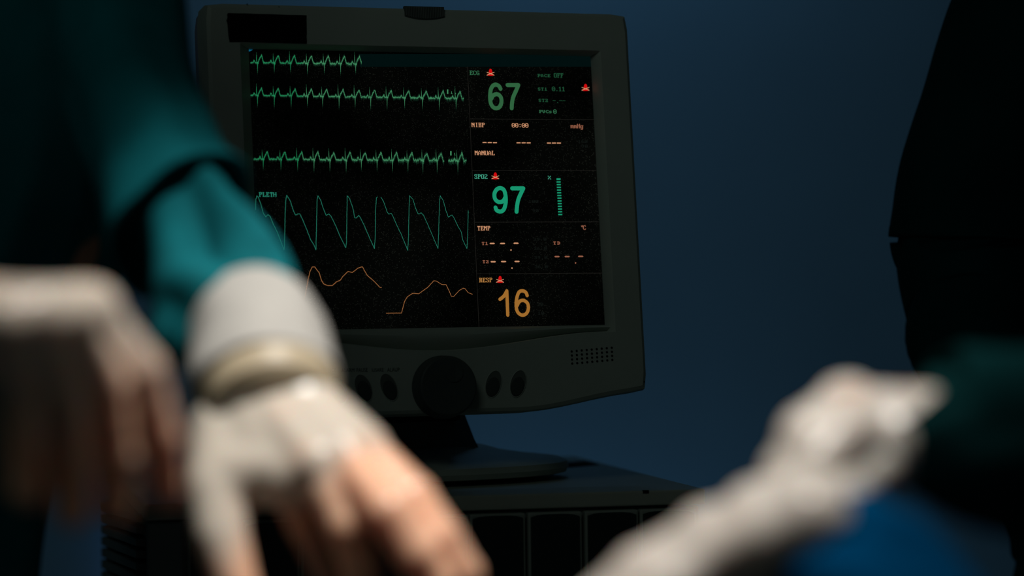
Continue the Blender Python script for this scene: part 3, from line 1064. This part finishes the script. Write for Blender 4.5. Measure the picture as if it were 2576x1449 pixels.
# --- person with the teal gown, left: both arms reach into the light
fA = Vector((.5, -.866, 0))
sideA = Vector((fA.y, -fA.x, 0)) * -1
shL, shR = Vector((-.275, 1.83, 1.50)), Vector((-.53, 1.62, 1.47))
elL, elR = at(480, 550, 1.60), Vector((-.455, 1.40, 1.30))
wrL = at(690, 985, 1.44)
wrR = at(-190, 790, 1.215)
pA = person('person', 'person in a teal surgical gown reaching in from the left with two gloved hands',
            body_caps((-.52, 1.83, .98), (-.42, 1.77, 1.36), (-.385, 1.74, 1.53), (-.37, 1.71, 1.66), (shL, shR), (elL, elR), (wrL, wrR), fA))
torso_gown([(-.385, 1.745, 1.545, .07, .07), (-.39, 1.75, 1.50, .165, .10), (-.405, 1.765, 1.40, .19, .135), (-.47, 1.80, 1.22, .175, .135),
            (-.51, 1.82, 1.0, .18, .145), (-.53, 1.84, .7, .20, .17), (-.53, 1.84, .42, .22, .19)], sideA, seed=2.3, amp=.013, m=M['gownA'], parent=pA)
headwear(pA, (-.37, 1.71, 1.66), fA)

def V5(u, v, Y, ra, rb):
    p = at(u, v, Y)
    return (p.x, p.y, p.z, ra, rb)
# near arm: wide short sleeve ending in a hem, tighter sleeve under it
def sleeve_disp(t, th, p):
    w = noise.noise(Vector((math.cos(th) * 1.3, math.sin(th) * 1.3, t * 3.2)) + Vector((4, 1, 7)))
    return (.010 * w * (.4 + t) + .004 * math.sin(th * 3 + t * 7) * t) * (1 - .6 * smoothstep((t - .7) / .3))
bm = tube([(shL.x - .02, shL.y + .02, shL.z + .03, .05, .05), V5(262, -60, 1.77, .046, .05), V5(318, 180, 1.71, .041, .045), V5(400, 380, 1.64, .042, .045),
           V5(438, 500, 1.60, .0445, .047), V5(450, 557, 1.583, .0445, .050)], n=56, span=12, disp=sleeve_disp, thick=.004,
          skew=lambda t, th: (math.cos(th) * .026 + .004) * smoothstep((t - .5) / .5))
link('sleeve', bm, M['gownA'], pA)
def fore_disp(t, th, p):
    q = Vector((math.cos(th) * 1.5, math.sin(th) * 1.5, t * 2.4)) + Vector((9.2, 3.3, 1))
    g = lambda a, b, sa, sb: math.exp(-((th - a) / sa) ** 2 - ((t - b) / sb) ** 2)
    rid = math.exp(-((th - (1.45 + 1.1 * t)) / .26) ** 2) * smoothstep(t / .2)      # long ridge running to the right
    k = smoothstep((1.0 - t) / .3)
    d = .009 * rid - .015 * g(1.25, .45, .34, .20) + .011 * g(.70, .72, .40, .13) - .010 * g(.95, .93, .3, .08) - .008 * g(2.45, .22, .35, .14)
    dl = (th + .45 + math.pi) % (2 * math.pi) - math.pi
    d += .024 * math.exp(-(dl / .55) ** 2 - ((t - .80) / .17) ** 2)                   # slack hanging under the arm
    return (d + .005 * noise.noise(q)) * (.3 + .7 * k)
bm = tube([V5(455, 470, 1.62, .030, .030), V5(500, 590, 1.57, .031, .030), V5(535, 690, 1.535, .036, .035), V5(566, 760, 1.503, .038, .034),
           V5(612, 815, 1.482, .029, .027), V5(652, 900, 1.458, .026, .025)], n=72, span=12, disp=fore_disp)
link('sleeve', bm, M['gownA'], pA)
# white cuff pulled over the sleeve end
def knit(t, th, p):
    return .0016 * noise.noise(Vector((math.cos(th) * 2, math.sin(th) * 2, t * 3)))
bm = tube([V5(640, 815, 1.486, .0345, .034), V5(642, 830, 1.480, .0370, .037), V5(652, 890, 1.463, .0385, .038), V5(662, 950, 1.448, .0398, .038), V5(668, 984, 1.440, .0400, .037)],
          n=56, span=10, disp=knit, thick=.003)
cuffA = link('cuff', bm, M['cuff'], pA)
cuffA['label'] = 'white knitted cuff'
w = (at(686, 1022, 1.432), (at(785, 1020, 1.434) - at(585, 1025, 1.434)) * .5)
thumb = J((575, 1075, 1.432, .021), (548, 1230, 1.405, .0170), (556, 1345, 1.392, .0142), (592, 1465, 1.384, .0118), (632, 1560, 1.38, .009))
idx = J((725, 1205, 1.398, .0122), (768, 1320, 1.418, .0100), (805, 1405, 1.435, .009), (835, 1480, 1.445, .0078))
mid = J((800, 1172, 1.392, .0125), (875, 1325, 1.378, .0110), (905, 1430, 1.385, .0100), (925, 1510, 1.395, .0085))
rin = J((860, 1145, 1.396, .0125), (980, 1290, 1.362, .0116), (1045, 1395, 1.360, .0106), (1095, 1480, 1.365, .009))
pin = J((914, 1130, 1.410, .0115), (1040, 1252, 1.384, .0110), (1112, 1352, 1.376, .0102), (1172, 1445, 1.376, .009))
caps = hand_caps(w, [idx, mid, rin, pin], thumb, wr=.020, palm=.014)
for a_, b_ in ((.35, .55), (.6, .8), (.85, .92)):         # web between thumb and hand
    caps.append((wrL.lerp(thumb[1][0], a_), .018, wrL.lerp(idx[0][0], b_), .0165))
caps.append((thumb[1][0], .0155, idx[0][0].lerp(wrL, .12), .0145))
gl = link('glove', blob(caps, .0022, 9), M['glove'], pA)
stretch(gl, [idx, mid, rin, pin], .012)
gl['label'] = 'cream latex glove, fingers pointing down'
bm = tube([V5(672, 960, 1.448, .0355, .0345), V5(676, 985, 1.441, .0372, .0355), V5(681, 1008, 1.434, .0366, .0350), V5(687, 1034, 1.427, .0345, .0315)], n=48, span=5)
link('glove_band', bm, M['glove_band'], gl)

# far-left gloved hand of the same person
bm = tube([(shR.x + .0, shR.y + .02, shR.z + .03, .055, .055), (-.50, 1.52, 1.40, .055, .055), (elR.x, elR.y, elR.z, .055, .055), (-.36, 1.31, 1.298, .05, .05), (-.315, 1.27, 1.296, .045, .045)],
          n=48, span=10, disp=folds(3.3, .006))
link('sleeve', bm, M['gownA'], pA)
bm = tube([(-.335, 1.288, 1.297, .040, .040), (-.30, 1.255, 1.294, .038, .036), (-.275, 1.235, 1.292, .034, .03)], n=40, span=8, disp=knit, thick=.003)
link('cuff', bm, M['cuff'], pA)
w = (wrR, (at(-190, 740, 1.235) - at(-190, 810, 1.165)) * .5)
idx = J((225, 785, 1.195, .0120), (352, 935, 1.205, .0108), (402, 1105, 1.215, .0098), (420, 1225, 1.225, .0086))
mid = J((170, 795, 1.165, .0122), (262, 975, 1.19, .0106), (292, 1150, 1.20, .0096), (290, 1270, 1.205, .0084))
rin = J((90, 800, 1.145, .0120), (150, 985, 1.175, .0104), (180, 1165, 1.185, .0094), (180, 1285, 1.19, .008))
pin = J((5, 810, 1.135, .0112), (45, 970, 1.165, .0096), (65, 1120, 1.175, .0088), (65, 1230, 1.18, .0078))
thumb = J((-120, 800, 1.24, .017), (20, 900, 1.26, .0135), (120, 1000, 1.268, .0118), (190, 1090, 1.27, .0098))
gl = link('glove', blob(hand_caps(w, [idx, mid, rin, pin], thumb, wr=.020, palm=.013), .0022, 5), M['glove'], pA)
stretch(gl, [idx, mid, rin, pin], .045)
gl['label'] = 'latex glove with curled hanging fingers'

# --- person at the right, near: two gloved hands come in from the right edge
fB = Vector((-1, 0, 0))
shBn, shBf = Vector((.44, 1.02, 1.40)), Vector((.55, 1.42, 1.48))
elBn, elBf = Vector((.25, 1.09, 1.05)), Vector((.45, 1.33, 1.21))
wBn, wBf = at(2075, 1300, 1.175), at(2130, 1075, 1.225)
pB = person('person', 'person in a blue gown at the right edge, pale gloved hands crossing low in front',
            body_caps((.68, 1.21, .98), (.60, 1.21, 1.36), (.56, 1.21, 1.52), (.51, 1.21, 1.65), (shBn, shBf), (elBn, elBf), (wBn, wBf), fB))
torso_gown([(.56, 1.21, 1.535, .07, .07), (.575, 1.21, 1.49, .165, .10), (.60, 1.21, 1.40, .195, .135), (.63, 1.21, 1.22, .19, .14), (.66, 1.21, 1.0, .20, .155),
            (.68, 1.21, .7, .22, .18), (.68, 1.21, .42, .24, .2)], Vector((0, 1, 0)), seed=5.1, amp=.012, m=M['gownB'], parent=pB)
headwear(pB, (.51, 1.21, 1.65), fB)
bm = tube([(shBn.x + .02, shBn.y + .02, shBn.z + .03, .055, .055), (.36, 1.05, 1.24, .052, .052), (elBn.x, elBn.y, elBn.z, .046, .046), V5(2265, 1570, 1.135, .038, .036), V5(2160, 1430, 1.155, .032, .030), V5(2100, 1325, 1.17, .026, .025)],
          n=48, span=10, disp=folds(1.9, .005))
link('sleeve', bm, M['gownB'], pB)
bm = tube([(shBf.x + .02, shBf.y - .02, shBf.z + .03, .055, .055), (.51, 1.38, 1.34, .055, .055), (elBf.x, elBf.y, elBf.z, .056, .056), (.34, 1.28, 1.215, .052, .052), V5(2440, 1090, 1.235, .042, .040), V5(2330, 1068, 1.23, .028, .026)],
          n=48, span=10, disp=folds(4.4, .005))
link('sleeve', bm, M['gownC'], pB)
# far hand: gauntlet, bent wrist, fingers hanging down to the left
w = (at(2140, 1070, 1.225), (at(2150, 1120, 1.205) - at(2130, 1020, 1.245)) * .5)
idx = J((2030, 1110, 1.205, .0112), (1985, 1195, 1.20, .0100), (1955, 1290, 1.205, .009), (1930, 1370, 1.21, .008))
mid = J((2035, 1095, 1.222, .0115), (1975, 1185, 1.225, .0102), (1935, 1285, 1.228, .0092), (1905, 1370, 1.23, .008))
rin = J((2045, 1085, 1.24, .0112), (1985, 1175, 1.245, .0100), (1945, 1275, 1.248, .009), (1915, 1350, 1.25, .008))
pin = J((2060, 1080, 1.255, .0104), (2005, 1165, 1.26, .0092), (1970, 1250, 1.262, .0084), (1945, 1310, 1.265, .0075))
thumb = J((2120, 1105, 1.20, .014), (2060, 1170, 1.185, .0118), (2010, 1250, 1.18, .0105), (1965, 1330, 1.18, .009))
caps = hand_caps(w, [idx, mid, rin, pin], thumb, wr=.0165, palm=.0125)
caps += [(at(2140, 1082, 1.226), .0205, at(2215, 1095, 1.228), .0235), (at(2215, 1095, 1.228), .0235, at(2325, 1058, 1.23), .016),
         (at(2150, 1150, 1.222), .020, at(2250, 1090, 1.228), .020),
         (at(2215, 1165, 1.212), .0145, at(2325, 1072, 1.226), .0165), (at(2265, 1115, 1.215), .0165, at(2325, 1070, 1.226), .0165)]
gl = link('glove', blob(caps, .0022, 6), M['glove_pale'], pB)
gl['label'] = 'pale latex glove with bent wrist, behind the other'
# near hand: back of the hand up, fingers running out at the lower left
w = (at(2040, 1310, 1.175), (at(2040, 1310, 1.15) - at(2040, 1300, 1.20)) * .8)
idx = J((1800, 1350, 1.205, .0120), (1640, 1440, 1.205, .0105), (1530, 1540, 1.205, .0092), (1450, 1620, 1.205, .008))
mid = J((1780, 1352, 1.185, .0124), (1610, 1437, 1.183, .0110), (1500, 1530, 1.18, .0096), (1420, 1620, 1.18, .008))
rin = J((1785, 1372, 1.165, .0124), (1620, 1460, 1.160, .0110), (1520, 1560, 1.155, .0096), (1440, 1640, 1.155, .008))
pin = J((1815, 1405, 1.150, .0118), (1680, 1490, 1.142, .0105), (1590, 1580, 1.137, .0092), (1520, 1660, 1.135, .0078))
thumb = J((1960, 1330, 1.215, .017), (1850, 1410, 1.23, .0135), (1760, 1490, 1.235, .0118), (1690, 1570, 1.235, .0098))
caps = hand_caps(w, [idx, mid, rin, pin], thumb, wr=.0185, palm=.0145)
caps += [(at(2010, 1305, 1.175), .0225, at(2095, 1305, 1.172), .0205), (at(1920, 1320, 1.175), .0205, at(2040, 1300, 1.175), .0215),
         (at(1900, 1340, 1.16), .019, at(2020, 1330, 1.16), .0205),
         (at(2050, 1280, 1.18), .0175, at(2170, 1208, 1.20), .0115), (at(2170, 1208, 1.20), .0120, at(2335, 1078, 1.228), .0125),
         (at(1850, 1395, 1.158), .0190, at(2010, 1365, 1.160), .0205)]
gl = link('glove', blob(caps, .0022, 7), M['glove_pale'], pB)
gl['label'] = 'pale latex glove, back of the hand lit bright'

# --- dark figure standing behind at the right
fC = Vector((-.25, -.97, 0)).normalized()
sideC = Vector((-fC.y, fC.x, 0))
shC1, shC2 = Vector((.445, 2.14, 1.55)), Vector((.83, 2.06, 1.55))
elC1, elC2 = at(2420, 620, 2.12), Vector((.92, 2.02, 1.28))
wC1, wC2 = Vector((.40, 1.98, 1.07)), Vector((.88, 1.92, 1.06))
capsC = body_caps((.645, 2.12, 1.0), (.64, 2.11, 1.42), (.635, 2.09, 1.60), (.625, 2.06, 1.73), (shC1, shC2), (elC1, elC2), (wC1, wC2), fC)
for wv in (wC1, wC2):
    k0 = wv + Vector((.0, -.03, -.07))
    capsC += [(wv, .024, k0, .032)]
    for q in range(4):
        a_ = k0 + Vector((-.024 + .016 * q, -.01, -.02))
        capsC += [(a_, .010, a_ + Vector((0, -.015, -.045)), .009), (a_ + Vector((0, -.015, -.045)), .009, a_ + Vector((0, -.012, -.075)), .008)]
    capsC += [(k0 + Vector((-.02, -.01, .02)), .012, k0 + Vector((-.045, -.03, -.03)), .009)]
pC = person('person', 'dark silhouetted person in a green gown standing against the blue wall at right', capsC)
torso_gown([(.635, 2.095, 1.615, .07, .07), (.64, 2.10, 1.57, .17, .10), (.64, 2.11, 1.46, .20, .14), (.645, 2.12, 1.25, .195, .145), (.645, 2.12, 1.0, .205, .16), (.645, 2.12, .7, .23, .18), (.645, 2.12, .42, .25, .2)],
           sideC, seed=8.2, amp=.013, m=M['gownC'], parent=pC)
headwear(pC, (.625, 2.06, 1.73), fC)
def c_disp(t, th, p):
    return .006 * noise.noise(Vector((math.cos(th), math.sin(th), t * 3)) + Vector((3, 3, 3))) * t
bm = tube([(shC1.x + .03, shC1.y + .01, shC1.z + .03, .06, .06), V5(2590, 0, 2.13, .056, .056), V5(2490, 285, 2.125, .056, .056), V5(2440, 450, 2.12, .056, .056), V5(2426, 590, 2.12, .0565, .056), V5(2430, 632, 2.12, .055, .054)],
          n=48, span=10, disp=c_disp, thick=.003)
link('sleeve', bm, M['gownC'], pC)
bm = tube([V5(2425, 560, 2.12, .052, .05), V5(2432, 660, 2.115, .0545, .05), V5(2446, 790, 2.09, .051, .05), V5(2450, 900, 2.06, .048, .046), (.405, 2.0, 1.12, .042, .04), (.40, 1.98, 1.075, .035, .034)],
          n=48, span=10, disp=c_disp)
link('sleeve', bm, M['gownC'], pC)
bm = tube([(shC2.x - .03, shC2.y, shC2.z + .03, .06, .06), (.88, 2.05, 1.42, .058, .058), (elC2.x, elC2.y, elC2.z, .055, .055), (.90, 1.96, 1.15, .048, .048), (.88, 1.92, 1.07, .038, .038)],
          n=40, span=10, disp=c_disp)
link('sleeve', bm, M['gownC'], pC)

# ------------------------------------------------------------------ operating lamp above the field
dirL = (LAMP_AIM - LAMP).normalized()
lamp = empty('operating_lamp', (LAMP.x, LAMP.y, 3.0))
tag(lamp, 'round white operating lamp hanging over the gloved hands', 'lamp')
rot = dirL.to_track_quat('-Z', 'Y').to_matrix()
def disc(prof, n=48):
    bm_ = bmesh.new()
    vr = [[bm_.verts.new(rot @ Vector((r * math.cos(2 * math.pi * k / n), r * math.sin(2 * math.pi * k / n), z)) + LAMP - lamp.location) for k in range(n)] for r, z in prof]
    for a, b in zip(vr, vr[1:]):
        for i in range(n):
            bm_.faces.new((a[i], a[(i + 1) % n], b[(i + 1) % n], b[i]))
    return bm_
link('dome', disc([(.13, -.03), (.24, -.02), (.25, .0), (.22, .06), (.10, .09), (.001, .095)]), M['cuff'], lamp)
bm = bmesh.new()
capsule(bm, LAMP - dirL * .09 - lamp.location, .018, Vector((0, 0, 0)), .018, 14, 3)
link('arm', bm, M['plastic'], lamp)
